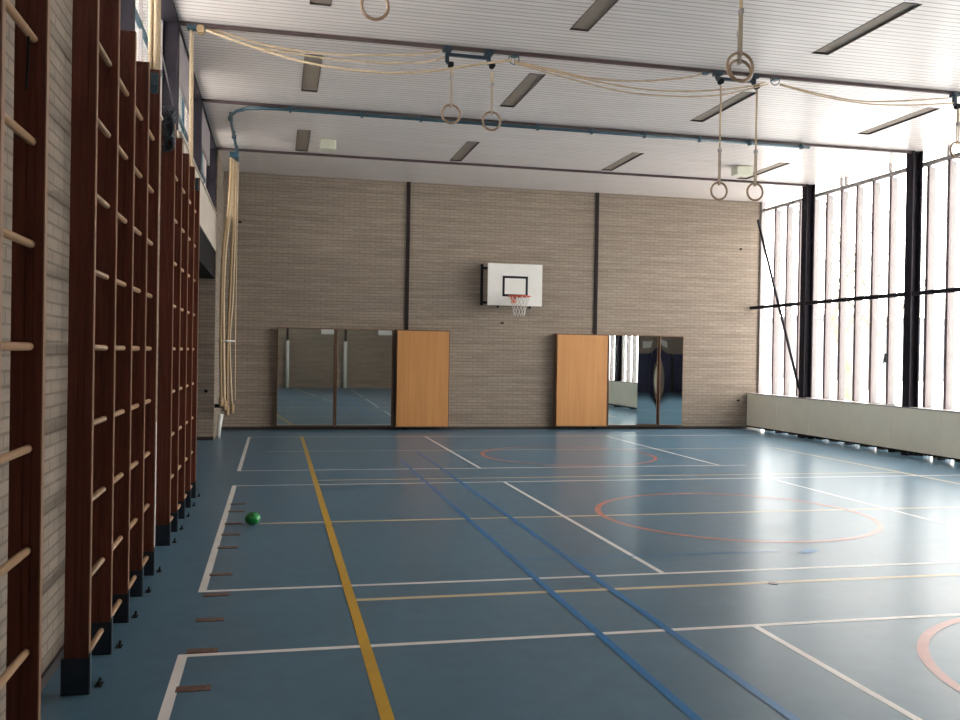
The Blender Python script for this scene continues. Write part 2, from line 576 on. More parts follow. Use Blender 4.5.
COLY = [16.72, 13.55, 10.40, 7.25, 4.10, 0.95, -2.20]
nt = 5
for i, yc in enumerate(COLY):
    # right: H-section steel columns standing just inside the glass
    b = MB()
    b.box(10.45, 10.472, yc-.045, yc+.135, 0, ZC-.001)
    b.box(10.61, 10.635, yc-.045, yc+.135, 0, ZC-.001)
    b.box(10.472, 10.61, yc+.022, yc+.046, 0, ZC-.001)
    struct(b.build('trim_%d' % nt, M['black_steel'])); nt += 1
    # left: short steel posts between the high windows
    zb = 3.95 if yc > 10.5 else 3.68
    b = MB()
    b.box(XL-0.21, XL-0.02, yc-.08, yc+.08, zb, ZC)
    struct(b.build('trim_%d' % nt, M['black_steel'])); nt += 1
struct(MB().box(10.475, 10.535, 4.0, Y1, 2.705, 2.775).build('trim_%d' % nt, M['black_steel'])); nt += 1
# wall strip below and beside the right windows
rw = MB()
rw.box(10.86, 11.2, 4.0, Y1, -.2, 0.0)
rw.box(10.8, 11.2, Y0, 4.0, 0, ZC)  # unseen rear window bays bricked up to hold back light
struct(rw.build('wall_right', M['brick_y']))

# ---------------------------------------------------------------- right window wall, one window per bay
edges = [Y1] + [c for c in COLY if c > 4]
mull = [16.45 + 0.4875*k for k in range(-25, 6)]
stubs = {15.9625, 14.50, 13.0375}
nw = 1
for i in range(len(edges)-1):
    yb, ya = edges[i], edges[i+1]
    root = thing('window_%d' % nw, '', 'window', (10.72, (ya+yb)/2, 0.05))
    del root['label']; del root['category']
    struct(root); nw += 1
    MB().box(10.80, 10.806, ya, yb, 0.001, ZC).build('glass', M['glass'], root)
    MB().box(10.72, 10.79, ya+.002, yb-.002, 4.915, 4.985).build('top_rail', M['greyrail'], root)
    MB().box(10.66, 10.93, ya+.002, yb-.002, 0.76, 0.82).build('sill', M['mullion'], root)
    for y in mull:
        if ya < y <= yb and y < Y1-0.05:
            MB().box(10.755, 10.80, y-.034, y+.034, 0.001, 4.915).build('mullion', M['mullion'], root)
            MB().box(10.806, 10.895, y-.02, y+.02, 0.001, 4.90).build('outer_fin', M['fin'], root)
            if y < Y1-.2: MB().box(10.66, 10.725, y-.13, y+.13, 0.0, .755).build('pier_block', M['skirting'], root)
            if any(abs(y-s) < .02 for s in stubs):
                MB().box(10.73, 10.78, y-.02, y+.02, 4.985, ZC).build('rail_hanger', M['greyrail'], root)
                if abs(y-15.9625) < .02:
                    MB().box(10.73, 10.78, y-.17, y-.13, 4.985, ZC).build('rail_hanger', M['greyrail'], root)

struct(MB().box(10.70, 10.80, Y1-.05, Y1-.001, .82, ZC-.001).build('trim_%d' % nt, M['greyrail'])); nt += 1
# ---------------------------------------------------------------- left clerestory windows
edgesL = [c for c in COLY] + [-2.6]
for i in range(len(edgesL)-1):
    yb, ya = edgesL[i]-.08, edgesL[i+1]+.08
    if ya > yb: continue
    root = thing('window_%d' % nw, '', 'window', (XL-.15, (ya+yb)/2, 3.7))
    del root['label']; del root['category']
    struct(root); nw += 1
    zs = 3.95 if ya > 10.0 else 3.68
    MB().box(XL-.215, XL-.210, ya, yb, zs, ZC).build('glass', M['glass'], root)
    MB().box(XL-.205, XL-.02, ya, yb, ZC-.05, ZC-.001).build('head_rail', M['black_steel'], root)
    MB().box(XL-.205, XL-.17, ya, yb, 4.50, 4.54).build('transom', M['teal'], root)
    MB().box(XL-.24, XL+.02, ya, yb, zs, zs+.02).build('sill', M['fascia'], root)
    if ya > 10.0:
        MB().box(XL-.06, XL-.03, ya+.01, ya+1.75, 4.56, ZC-.06).build('blind_box', M['greypanel'], root)
    for k_ in range(5):
        yy = ya+.02+(yb-ya-.04)*k_/4
        MB().box(XL-.205, XL-.175, yy-.02, yy+.02, zs+.02, ZC-.05).build('window_frame', M['teal'] if k_ % 2 else M['greyrail'], root)

# ================================================================== BACK WALL
# basketball goal
g = thing('basketball_goal', 'white basketball backboard with orange rim on the brick wall', 'basketball hoop', (4.98, Y1, 2.6))
YB = 18.40
p0, p1 = aty(487.5, 305, YB), aty(542.5, 265, YB)
bx0, bx1, bz0, bz1 = p0.x, p1.x, p0.z, p1.z
MB().box(bx0, bx1, YB, YB+.03, bz0, bz1, bev=.004).build('backboard', M['white'], g)
q0, q1 = aty(502.3, 296.3, YB), aty(528, 276.6, YB)
sq = MB(); tq = .032
yy0, yy1 = YB-.003, YB+.001
sq.box(q0.x, q1.x, yy0, yy1, q0.z, q0.z+tq*1.5); sq.box(q0.x, q1.x, yy0, yy1, q1.z-tq*1.5, q1.z)
sq.box(q0.x, q0.x+tq*1.5, yy0, yy1, q0.z+tq*1.5, q1.z-tq*1.5); sq.box(q1.x-tq*1.5, q1.x, yy0, yy1, q0.z+tq*1.5, q1.z-tq*1.5)
sq.build('target_square', M['black_steel'], g)
rc = aty(519.5, 296.3, YB-.36); rc.x -= 0.0
rim = MB().torus((rc.x, YB-.36, rc.z), 0.225, 0.012, 'z')
rim.box(rc.x-.06, rc.x+.06, YB-.145, YB-.003, rc.z-.012, rc.z+.012)
rim.box(rc.x-.09, rc.x+.03, YB-.016, YB-.003, rc.z-.12, rc.z+.03)
ro = rim.build('rim', M['orange'], g)
nb = MB()
for k in range(12):
    for sgn in (-1, 1):
        pts = []
        for j in range(7):
            t = j/6
            a = 2*PI*k/12 + sgn*t*PI/6*2
            rr = .205 - .09*math.sin(t*PI/2)
            pts.append((rc.x + rr*math.cos(a), YB-.36 + rr*math.sin(a), rc.z - .012 - .40*t))
        nb.tube(pts, .006, 5)
nb.build('net', M['net'], g)
wb = MB()
for xx in (bx0+.34, bx1-.12):
    wb.box(xx-.02, xx+.02, Y1-.045, Y1-.005, bz0-.02, bz1+.02)
    for zz in (bz0+.06, bz1-.06):
        wb.box(xx-.02, xx+.02, YB+.03, Y1-.045, zz-.02, zz+.02)
for zz in (bz0+.06, bz1-.06):
    wb.box(bx0+.36, bx1-.14, Y1-.045, Y1-.01, zz-.02, zz+.02)
wb.build('wall_bracket', M['black_steel'], g)
wl2 = MB(); xx = aty(482, 268, Y1-.03).x
wl2.box(xx-.025, xx+.025, Y1-.06, Y1-.005, bz0+.02, bz1+.02)
for zz in (bz0+.08, bz1-.06):
    wl2.box(xx+.025, bx0+.32, Y1-.055, Y1-.02, zz-.025, zz+.025)
wl2.build('side_bracket', M['black_steel'], g)


# mirror and plywood panel cabinets
def panel_frame(root, x0, x1, z0, z1, yf, t=.018, depth=.10, top=True):
    b = MB()
    b.box(x0-t, x0, yf, yf+depth, z0-t, z1+t); b.box(x1, x1+t, yf, yf+depth, z0-t, z1+t)
    b.box(x0, x1, yf, yf+depth, z0-t, z0); b.box(x0, x1, yf, yf+depth, z1, z1+t)
    return b.build('panel_frame', M['frame_wood'], root)


YP = 18.80
zt, zb_ = aty(300, 328.6, YP).z, aty(300, 425.5, YP).z


def mirror_panel(root, x0, x1, y, ang, z0=None, z1=None, bulge=0.0, name='mirror_glass', side=1):
    """mirror sheet with thickness, turned by ang about its own vertical mid-line, edge-hinged"""
    z0 = zb_ if z0 is None else z0; z1 = zt if z1 is None else z1
    b = MB(); nx, nz = 14, 18
    xc = (x0+x1)/2; hw = (x1-x0)/2
    grid = []
    for j in range(nz+1):
        row = []
        for i in range(nx+1):
            u = -1+2*i/nx; zz = z0+(z1-z0)*j/nz
            t = j/nz
            off = 0.0
            if bulge:
                e = max(0.0, (u*side-0.15)/0.85)
                off = bulge*e*e*math.exp(-((t-.5)/.28)**2)
            row.append(b.bm.verts.new((xc+hw*u, y - math.tan(ang)*hw*(u+0) + off, zz)))
        grid.append(row)
    for j in range(nz):
        for i in range(nx):
            f = b.bm.faces.new((grid[j][i], grid[j][i+1], grid[j+1][i+1], grid[j+1][i])); f.smooth = True
    # backing board and rim on vertices of their own, so the glass keeps its flat normals at the border
    T = Vector((0, .006, 0))
    co = [[v.co.copy() for v in row] for row in grid]
    for j in range(nz):
        for i in range(nx):
            b.quad([co[j][i]+T, co[j+1][i]+T, co[j+1][i+1]+T, co[j][i+1]+T], 1)
        for i, k in ((0, 0), (nx, nx)):
            b.quad([co[j][i], co[j+1][i], co[j+1][i]+T, co[j][i]+T], 1)
    for i in range(nx):
        for j in (0, nz):
            b.quad([co[j][i], co[j][i+1], co[j][i+1]+T, co[j][i]+T], 1)
    return b.build(name, [M['mirror'], M['frame_wood']], root)


xm = [aty(px, 380, YP).x for px in (277.5, 334, 336.8, 391.5)]
A = thing('wall_mirror', 'leftmost framed wall mirror on the brick wall', 'mirror', ((xm[0]+xm[1])/2, YP+.05, 0), group=None)
panel_frame(A, xm[0], xm[1], zb_, zt, YP)
mirror_panel(A, xm[0], xm[1], YP+.035, -math.radians(2.82))
B = thing('wall_mirror', 'framed wall mirror directly left of the left plywood panel', 'mirror', ((xm[2]+xm[3])/2, YP+.05, 0))
panel_frame(B, xm[2], xm[3], zb_, zt, YP)
mirror_panel(B, xm[2], xm[3], YP+.012, math.radians(0.45))


def ply(x0, x1, label, yf, z0, z1):
    t = thing('plywood_panel', label, 'panel', ((x0+x1)/2, yf, 0), group=None)
    MB().box(x0, x1, yf, yf+.025, z0, z1, bev=.004).build('board', M['ply'], t)
    MB().box(x0-.02, x1+.02, yf+.027, Y1-.022, z0-.02, z1+.02).build('backing_frame', M['frame_wood'], t)
    return t


ply(aty(397, 380, 18.72).x, aty(448.5, 380, 18.72).x, 'honey plywood panel beside the pair of mirrors, left of the hoop', 18.72, aty(420, 426.5, 18.72).z, aty(420, 331, 18.72).z)
ply(aty(557, 380, 18.72).x, aty(607, 380, 18.72).x, 'honey plywood panel left of the window-reflecting mirror, right of the hoop', 18.72, aty(580, 426, 18.72).z, aty(580, 335, 18.72).z)
z0r, z1r = aty(640, 425, YP).z, aty(640, 336, YP).z
x3 = [aty(px, 380, YP).x for px in (609, 637, 656.5, 659.2, 682)]
Cc = thing('wall_mirror', 'framed wall mirror reflecting the bright windows, right of plywood panel', 'mirror', ((x3[0]+x3[2])/2, YP+.05, 0))
panel_frame(Cc, x3[0], x3[2], z0r, z1r, YP-.0)
mirror_panel(Cc, x3[0], x3[1]+.02, YP+.02, 0.0, z0r, z1r)
mirror_panel(Cc, x3[1]+.02, x3[2], YP+.03, math.radians(12.6), z0r+.02, z1r, bulge=.010, name='tilted_mirror_glass')
Dd = thing('wall_mirror', 'narrow rightmost wall mirror with warped dark reflection', 'mirror', ((x3[3]+x3[4])/2, YP+.05, 0))
panel_frame(Dd, x3[3]+.022, x3[4], z0r, z1r, YP)
mirror_panel(Dd, x3[3]+.022, x3[4], YP+.04, math.radians(13.2), z0r, z1r, bulge=.010, side=-1)

# small hooks and stains on the brick
for (px, py, lab) in ((502.3, 323, 'small dark wall hook below the hoop net'),
                      (741, 249, 'small dark wall hook high near the window corner'),
                      (738.5, 400.5, 'small dark wall hook beside the radiator cover end'),
                      (240, 222, 'small dark wall hook right of the climbing ropes')):
    p = aty(px, py, Y1-.02)
    h = MB().box(p.x-.03, p.x+.03, Y1-.012, Y1-.001, p.z-.018, p.z+.018, bev=.003)
    h.tube([(p.x, Y1-.01, p.z), (p.x, Y1-.05, p.z-.005), (p.x+.005, Y1-.06, p.z+.02)], .007, 6)
    tag(h.build('wall_hook', M['black']), lab, 'hook')
p = aty(206, 391, 16.78)
tag(MB().tube([(p.x, 16.785, p.z), (p.x, 16.74, p.z)], .03, 14).build('bell_push', M['black']), 'round black knob on the dark brick of the store bay', 'knob')

# ================================================================== RIGHT SIDE
rcv = thing('radiator_cover', 'long cream panelled radiator cover under the tall windows', 'radiator cover', (10.45, 8, 0))
seams = [Y1-.02, 17.65, 16.41] + [16.41-1.235*k for k in range(1, 15)] + [Y0+.3]
for k in range(len(seams)-1):
    yb, ya = seams[k], seams[k+1]
    MB().box(10.43, 10.45, ya+.004, yb-.004, .085, .80, bev=.003).build('panel', M['cover'], rcv)
MB().box(10.425, 10.66, seams[-1], seams[0], .80, .82).build('top_shelf', M['greyrail'], rcv)
MB().box(10.425, 10.455, seams[-1], seams[0], .055, .085).build('bottom_rail', M['black'], rcv)
for k in range(len(seams)-1):
    yv = seams[k+1]+.02
    MB().box(10.50, 10.62, yv+.1, yv+.13, 0.0, .80).build('support_bracket', M['black'], rcv)
MB().box(10.43, 10.66, Y1-.018, Y1-.003, .06, .80).build('end_panel', M['black_steel'], rcv)
# diagonal steel brace
pa, pb = aty(757, 220, Y1-.06), Vector((10.57, 16.95, .84))
pa.x = 10.60
tag(MB().tube([pa, pb], .028, 8).build('diagonal_brace', M['black_steel']), 'thin dark diagonal steel brace crossing the far corner window', 'brace')
# window latches
for (yy, zz, lb) in ((13.94+.478, 1.65, 'small dark window latch on the mullion left of the near column'),):
    tag(MB().box(10.64, 10.68, yy-.015, yy+.015, zz-.08, zz+.08, bev=.004).tube([(10.65, yy, zz), (10.62, yy, zz-.02), (10.62, yy, zz-.10)], .008, 6).build('window_latch', M['black']), lb, 'latch')
hk = MB()
hp = Vector((10.50, 14.25, .823))
hk.tube([hp+Vector((0, -.35, .012)), hp+Vector((0, .18, .012)), hp+Vector((-.06, .26, .02)), hp+Vector((-.09, .28, .014))], .01, 8)
tag(hk.build('window_pole_hook', M['greyrail']), 'thin grey hooked rod lying along the radiator cover top', 'rod')

# ================================================================== CEILING
def rail(y, z, label):
    b = MB()
    b.box(XL-.02, 10.44, y-.020, y+.020, z-.008, z)
    b.box(XL-.02, 10.44, y-.008, y+.008, z, ZC-.001)
    return tag(b.build('ceiling_rail', M['rail']), label, 'rail')


ZR = 5.115
rail(7.25, ZR, 'dark ceiling rail nearest overhead, carrying the closest rings')
rail(10.42, ZR, 'dark ceiling rail with three ring trolleys and sagging ropes')
rail(13.55, ZR, 'dark ceiling rail running beside the blue climbing rope track')
rail(16.72, ZR, 'plain dark ceiling rail nearest the brick back wall')

lamp0 = None
lamps = [(0.39, 11.78, 'unlit ceiling lamp in the left row, behind the sagging ropes'),
         (0.39, 15.52, 'unlit ceiling lamp in the left row beside small cream box'),
         (0.39, 8.72, 'unlit ceiling lamp cut by the top edge at left'),
         (3.14, 8.65, 'unlit ceiling lamp cut by the top edge at centre'),
         (3.14, 11.75, 'unlit ceiling lamp just right of the left pair of rings'),
         (3.14, 15.47, 'unlit ceiling lamp above and left of the basketball hoop'),
         (6.05, 8.62, 'large unlit ceiling lamp at the top right corner'),
         (6.05, 11.76, 'unlit ceiling lamp behind the middle pair of long ring ropes'),
         (6.05, 15.53, 'unlit ceiling lamp left of the middle rings, above the right dark strip'),
         (8.88, 11.86, 'unlit ceiling lamp at far right above the near window'),
         (8.88, 15.60, 'unlit ceiling lamp behind the middle rings, touching pale ceiling box')]
for (x, y, lb) in lamps:
    x = min(LAMPX, key=lambda q: abs(q-x)); y = min(LAMPY, key=lambda q: abs(q-y))
    if lamp0 is None:
        lamp0 = thing('ceiling_lamp', lb, 'ceiling lamp', (0, 0, ZC), group='fluorescent ceiling lamps')
        W, L, H = LHW-.001, LHL-.001, .075
        h = MB()
        h.box(-W, W, -L, -L+.008, ZC-.004, ZC+H); h.box(-W, W, L-.008, L, ZC-.004, ZC+H)
        h.box(-W, -W+.006, -L+.008, L-.008, ZC-.004, ZC+H); h.box(W-.006, W, -L+.008, L-.008, ZC-.004, ZC+H)
        h.build('housing', M['housing'], lamp0)
        MB().box(-W+.006, W-.006, -L+.008, L-.008, ZC+.018, ZC+.03).build('diffuser', M['diffuser'], lamp0)
        lamp0.location = (x, y, ZC)
    else:
        dup(lamp0, (x, y, ZC), lb)
for (px, py, w_, lb) in ((328, 146, .13, 'small cream box on the ceiling beside the left lamp row'), (742, 172, .16, 'pale cream box on the ceiling behind the middle rings')):
    p = atz(px, py, ZC-.10)
    b = MB().box(p.x-w_, p.x+w_, p.y-.12, p.y+.12, ZC-.17, ZC-.015, bev=.02)
    b.box(p.x-w_*.7, p.x+w_*.7, p.y-.08, p.y+.08, ZC-.02, ZC-.001)
    tag(b.build('ceiling_box', M['cream_box']), lb, 'ceiling box')

# ---------------------------------------------------------------- ropes and rings
YR = 10.42


def bracket(name, pts_px, y, label, bar=True):
    """trolley clamped on the rail: hangers with elbows and a cross bar"""
    t = thing(name, label, 'ring trolley', (aty(*pts_px[0], y).x, y, ZR))
    xs = []
    for (px, py) in pts_px:
        p = aty(px, py, y)
        xs.append(p.x)
        b = MB()
        b.box(p.x-.05, p.x+.05, y-.05, y+.05, ZR-.035, ZR-.012, bev=.004)
        b.box(p.x-.05, p.x+.05, y-.042, y-.022, ZR-.012, ZR+.02); b.box(p.x-.05, p.x+.05, y+.022, y+.042, ZR-.012, ZR+.02)
        b.box(p.x-.022, p.x+.022, y-.022, y+.022, p.z, ZR-.035, bev=.004)
        b.box(p.x-.01, p.x+.075, y-.02, y+.02, p.z-.02, p.z+.005, bev=.003)
        b.build('hanger', M['navy'], t)
        MB().tube([(p.x+.045, y-.03, p.z-.03), (p.x+.045, y+.03, p.z-.03)], .033, 16).build('pulley', M['black'], t)
    if bar and len(xs) > 1:
        MB().box(min(xs), max(xs), y-.018, y+.018, ZR-.085, ZR-.05, bev=.004).build('cross_bar', M['navy'], t)
    return t


bracket('ring_trolley', [(447, 62), (488.5, 63)], YR, 'blue steel ring trolley over the left pair of rings')
bracket('ring_trolley', [(717.5, 79), (753.5, 84)], YR, 'blue steel ring trolley over the middle pair of rings')
bracket('ring_trolley', [(954.5, 104)], YR, 'blue steel ring trolley at the right edge of view', bar=False)


def ring(cx, cz, y, ztop, label, cat='gymnastic ring', strap=.28, tilt=0.0, R=.105, xt=None, group=None):
    t = thing('gymnastic_ring', label, cat, (cx, y, cz), group=group)
    MB().torus((cx, y, cz), R, .0135, 'y', tilt=tilt).build('ring', M['ringwood'], t)
    z1 = cz + R*math.cos(tilt) + .01
    y1 = y + R*math.sin(tilt)
    xt = cx if xt is None else xt
    s = MB()
    s.box(cx-.010, cx+.010, y1-.02, y1-.016, z1-.04, z1+strap); s.box(cx-.010, cx+.010, y1+.016, y1+.02, z1-.04, z1+strap)
    s.box(cx-.010, cx+.010, y1-.02, y1+.02, z1-.044, z1-.04); s.box(cx-.010, cx+.010, y1-.02, y1+.02, z1+strap, z1+strap+.006)
    s.build('strap', M['strap'], t)
    MB().box(cx-.018, cx+.018, y1-.024, y1+.024, z1+strap+.006, z1+strap+.05, bev=.006).build('buckle', M['greyrail'], t)
    MB().tube([(cx, y1, z1+strap+.05), (xt, y, ztop)], .012 if ztop-cz > 1.0 else .016, 8).build('rope', M['rope'], t)
    return t


def ringpx(px, py, y, zt_, label, **k):
    p = aty(px, py, y)
    return ring(p.x, p.z, y, zt_, label, **k)


zt1 = aty(451, 64, YR).z - .04
ringpx(451, 114, YR, zt1, 'short-roped wooden ring at left of the left pair')
ringpx(491.5, 121, YR, zt1-.01, 'short-roped wooden ring at right of the left pair')
zt2 = aty(720, 80, YR).z - .075
ringpx(719, 191, YR, zt2, 'low wooden ring on long rope, left of the middle pair', strap=.36)
ringpx(755, 192, YR, aty(756, 86, YR).z-.04, 'low wooden ring on long rope, right of the middle pair', strap=.36)
ringpx(957.5, 150, YR, aty(956, 106, YR).z-.04, 'wooden ring cut by the right edge of view', strap=.2)
Y7 = 7.25
ringpx(740, 67, Y7, ZR-.02, 'larger near wooden ring hung in front of another, at upper right', strap=.32, R=.120)
ringpx(740.5, 71, Y7+.14, ZR-.02, 'near wooden ring hung right behind the larger one', strap=.20, R=.104, tilt=.25)
ringpx(375, 6, Y7, ZR-.02, 'near wooden ring cut by the top edge', strap=.2, R=.105)


def rope(pxs, y, r, label, mtl='rope', name='pull_rope', n=8, dy=0.0, group=None):
    pts = [aty(a, b_, y + dy) for a, b_ in pxs]
    # Catmull-Rom for smooth sag
    out = []
    P = [pts[0]] + pts + [pts[-1]]
    for i in range(1, len(P)-2):
        for k in range(5):
            t = k/5
            a, b_, c, d = P[i-1], P[i], P[i+1], P[i+2]
            out.append(0.5*((2*b_) + (c-a)*t + (2*a-5*b_+4*c-d)*t*t + (3*b_-a-3*c+d)*t**3))
    out.append(pts[-1])
    return tag(MB().tube(out, r, n).build(name, M[mtl]), label, 'rope', group)


rope([(206, 27), (240, 38), (280, 48), (330, 54), (380, 55), (420, 54), (443, 50)], YR, .011, 'cream pull rope, uppermost of three sagging left of the left rings', dy=.11)
rope([(206, 28), (245, 44), (290, 53), (340, 60), (390, 63), (425, 62), (446, 57)], YR, .011, 'cream pull rope, middle of three sagging left of the left rings', dy=.19)
rope([(206, 30), (250, 46), (300, 61), (345, 69), (395, 73), (440, 70), (480, 64), (512, 60)], YR, .014, 'cream pull rope, lowest of three running past the left rings', dy=-.085)
rope([(514, 61), (550, 69), (590, 78), (640, 81), (690, 77), (712, 70)], YR, .011, 'cream pull rope, uppermost between left and middle rings', dy=.10)
rope([(514, 62), (560, 73), (600, 82), (650, 90), (700, 91), (745, 87), (765, 82)], YR, .010, 'cream pull rope, middle one between left and middle rings', dy=-.085)
rope([(514, 63), (560, 76), (620, 91), (670, 96), (720, 95), (768, 84)], YR, .009, 'cream pull rope, lowest between left and middle rings', dy=-.11)
rope([(780, 84), (820, 94), (860, 101), (900, 101), (948, 98)], YR, .010, 'cream pull rope, upper one right of the middle rings', dy=.03)
rope([(780, 85), (825, 97), (870, 104), (915, 105), (953, 103)], YR, .009, 'cream pull rope, lower one right of the middle rings', dy=-.03)


def loop(px, py, label):
    p = aty(px, py, YR)
    b = MB().torus((p.x, YR, p.z), .062, .006, 'y', 20)
    b.box(p.x-.03, p.x+.03, YR-.045, YR+.045, ZR-.03, ZR-.012)
    b.tube([(p.x-.03, YR, ZR-.03), (p.x-.055, YR, p.z+.03)], .006, 6); b.tube([(p.x+.03, YR, ZR-.03), (p.x+.055, YR, p.z+.03)], .006, 6)
    tag(b.build('rope_loop', M['teal']), label, 'rope guide')


loop(514, 59, 'teal wire rope guide on the rail right of left rings')
loop(775, 80, 'teal wire rope guide on the rail right of middle rings')
loop(706, 69, 'teal wire rope guide just left of the middle trolley')
# pulley at the left end of the rail and the rope that drops from it
pl = thing('rope_pulley', 'teal pulley block at the left end of the ringed ceiling rail', 'pulley', (-.85, YR, ZR))
pp = aty(196, 24, YR)
MB().box(pp.x-.09, pp.x+.10, YR-.05, YR+.05, ZR-.045, ZR-.012, bev=.005).box(pp.x-.03, pp.x+.09, YR-.03, YR+.03, pp.z-.06, ZR-.045, bev=.005).build('pulley_bracket', M['teal'], pl)
for a_ in (-.055, .03):
    MB().tube([(pp.x+.05, YR+a_, pp.z-.06), (pp.x+.05, YR+a_+.025, pp.z-.06)], .042, 20).build('wheel', M['rope_dark'], pl)
rope([(191, 30), (190.6, 80), (190.3, 152), (190, 200)], YR+.05, .016, 'cream rope dropping from the pulley at left, in front of dark post', dy=-.05)
rope([(192.6, 30), (192.4, 80), (192, 152), (191.6, 200)], YR+.05, .012, 'thinner cream rope beside the one dropping from left pulley', dy=.03)
ab = thing('rope_bundle', 'thick cream rope bundle hanging above the near wall bars', 'rope', (-.90, 7.12, 3.3))
for k, dx in enumerate((-.028, -.012, .012, .028)):
    MB().tube([(-.905+dx, 7.12+(.012 if k % 2 else -.012), ZR-.02), (-.905+dx*.9, 7.12+(.012 if k % 2 else -.012), 4.2), (-.90+dx, 7.12+(.012 if k % 2 else -.012), 3.3)], .0165, 8).build('strand', M['rope'], ab)
tag(MB().tube([aty(159.5, 42, 7.14), aty(173, 106, 7.75)], .005, 6).build('cord', M['greyrail']), 'thin grey cord slanting from rope bundle to far wall bars', 'cord')

# climbing-rope track (blue tube) with clamps
tr = thing('climbing_rope_track', 'blue steel tube track curving along the ceiling to the left', 'track', (3.5, 13.4, 4.95))
zt_ = 5.055
YT = 13.44
path = []
xe = atz(808, 148, zt_).x
xs_ = atz(262, 107, zt_).x
path = [(xe, YT, zt_), (xe*.5, YT, zt_), (xs_+.25, YT, zt_), (xs_, YT+.02, zt_), (xs_-.20, YT+.10, zt_), (xs_-.36, YT+.28, zt_), (xs_-.45, YT+.55, zt_), (xs_-.47, YT+.9, zt_), (xs_-.47, YT+2.0, zt_), (xs_-.47, 16.9, zt_)]
MB().tube(path, .024, 12).build('tube', M['teal'], tr)
for px in (290, 362, 421, 484, 538, 592, 645, 700, 750, 802):
    p = aty(px, 120, YT)
    x = p.x
    c = MB().box(x-.02, x+.02, YT-.035, YT+.035, zt_-.035, zt_+.035, bev=.004)
    c.box(x-.02, x+.02, YT-.01, 13.59, zt_+.03, ZR-.009)
    c.build('clamp', M['teal'], tr)
for yy in (14.2, 15.4, 16.5):
    x = xs_-.47
    MB().box(x-.02, x+.02, yy-.02, yy+.02, zt_+.02, ZC-.001).box(x-.035, x+.035, yy-.03, yy+.03, zt_-.03, zt_+.03).build('hanger', M['teal'], tr)

# climbing ropes gathered at the end of the track
cr_px = [((233, 146), (232, 180), (230.5, 210), (226, 245), (223.5, 290), (223.5, 345), (224.5, 406), 16.55, .026, 'rope'),
         ((234.5, 146), (234, 180), (233.5, 210), (232, 245), (229.5, 300), (227.5, 345), (227, 411), 16.66, .022, 'rope_dark'),
         ((231.5, 146), (230.5, 180), (228.5, 210), (224, 240), (221.5, 285), (220.5, 345), (221, 402), 16.45, .022, 'rope_dark'),
         ((236, 146), (235.5, 180), (235, 210), (234.5, 245), (232.5, 300), (229.5, 345), (232, 409), 16.77, .020, 'rope')]
labs = ['climbing rope at the front of the gathered bunch in the corner',
        'darker climbing rope in the middle of the gathered corner bunch',
        'climbing rope nearest the store bay, left of the corner bunch',
        'darker climbing rope at the right of the gathered corner bunch']
for (a, b_, c, d, e, f, gg, y, r, mt_), lb in zip(cr_px, labs):
    t = thing('climbing_rope', lb, 'climbing rope', aty(gg[0], gg[1], y), group='climbing ropes gathered in the corner')
    pts = [aty(*q, y) for q in (a, b_, c, d, e, f, gg)]
    pts[0].z = 4.97
    pts = [Vector((pts[0].x, y, 4.97))] + pts[1:]
    out = []
    P = [pts[0]] + pts + [pts[-1]]
    for i in range(1, len(P)-2):
        for k in range(4):
            tt = k/4
            q0_, q1_, q2_, q3_ = P[i-1], P[i], P[i+1], P[i+2]
            out.append(0.5*((2*q1_) + (q2_-q0_)*tt + (2*q0_-5*q1_+4*q2_-q3_)*tt*tt + (3*q1_-q0_-3*q2_+q3_)*tt**3))
    out.append(pts[-1])
    MB().tube(out, r, 8).build('rope', M[mt_], t)
    e_ = out[-1]
    MB().tube([e_+Vector((0, 0, .10)), e_+Vector((0, 0, .07)), e_+Vector((0, 0, -.05)), e_+Vector((0, 0, -.08))], [.026, .04, .04, .022], 10).build('end_knot', M['rope_dark'], t)
    MB().box(min(pts[0].x, xs_-.47)-.03, max(pts[0].x, xs_-.47)+.03, y-.03, y+.03, 4.93, 5.035, bev=.006).build('track_runner', M['teal'], t)
rope([(238.5, 150), (237.6, 200), (236.4, 260), (235.4, 320), (234.8, 400)], 17.0, .012, 'thin straight cord hanging right of the climbing ropes')
# white tie round the bunch and white post on the floor below
tp = aty(226.3, 341, 16.58)
tag(MB().torus((tp.x, 16.6, tp.z), .135, .014, 'z', 24).build('rope_tie', M['white_pole']), 'white tie strap round the gathered climbing ropes', 'tie')
tb = aty(218.5, 437, 17.0); tt_ = aty(221, 414, 17.0)
tag(MB().tube([(tb.x, 17.0, .012), (tb.x+.005, 17.0, .2), (tt_.x, 17.0, tt_.z)], [.03, .04, .045], 10).build('canvas_roll', M['white_pole']), 'small white canvas roll standing in the corner under the ropes', 'roll')
hb = aty(221.5, 406, 16.9)
tag(MB().tube([(hb.x-.12, 16.95, hb.z), (hb.x+.02, 16.95, hb.z)], .035, 10).build('rope_cleat', M['black']), 'black rope cleat on the brick pier under the climbing ropes', 'cleat')

# ================================================================== WALL BARS
XF, XB = -.82, -.928
TOP = 3.44
RUNGZ = [1.6 + .368*k for k in range(-4, 5)]


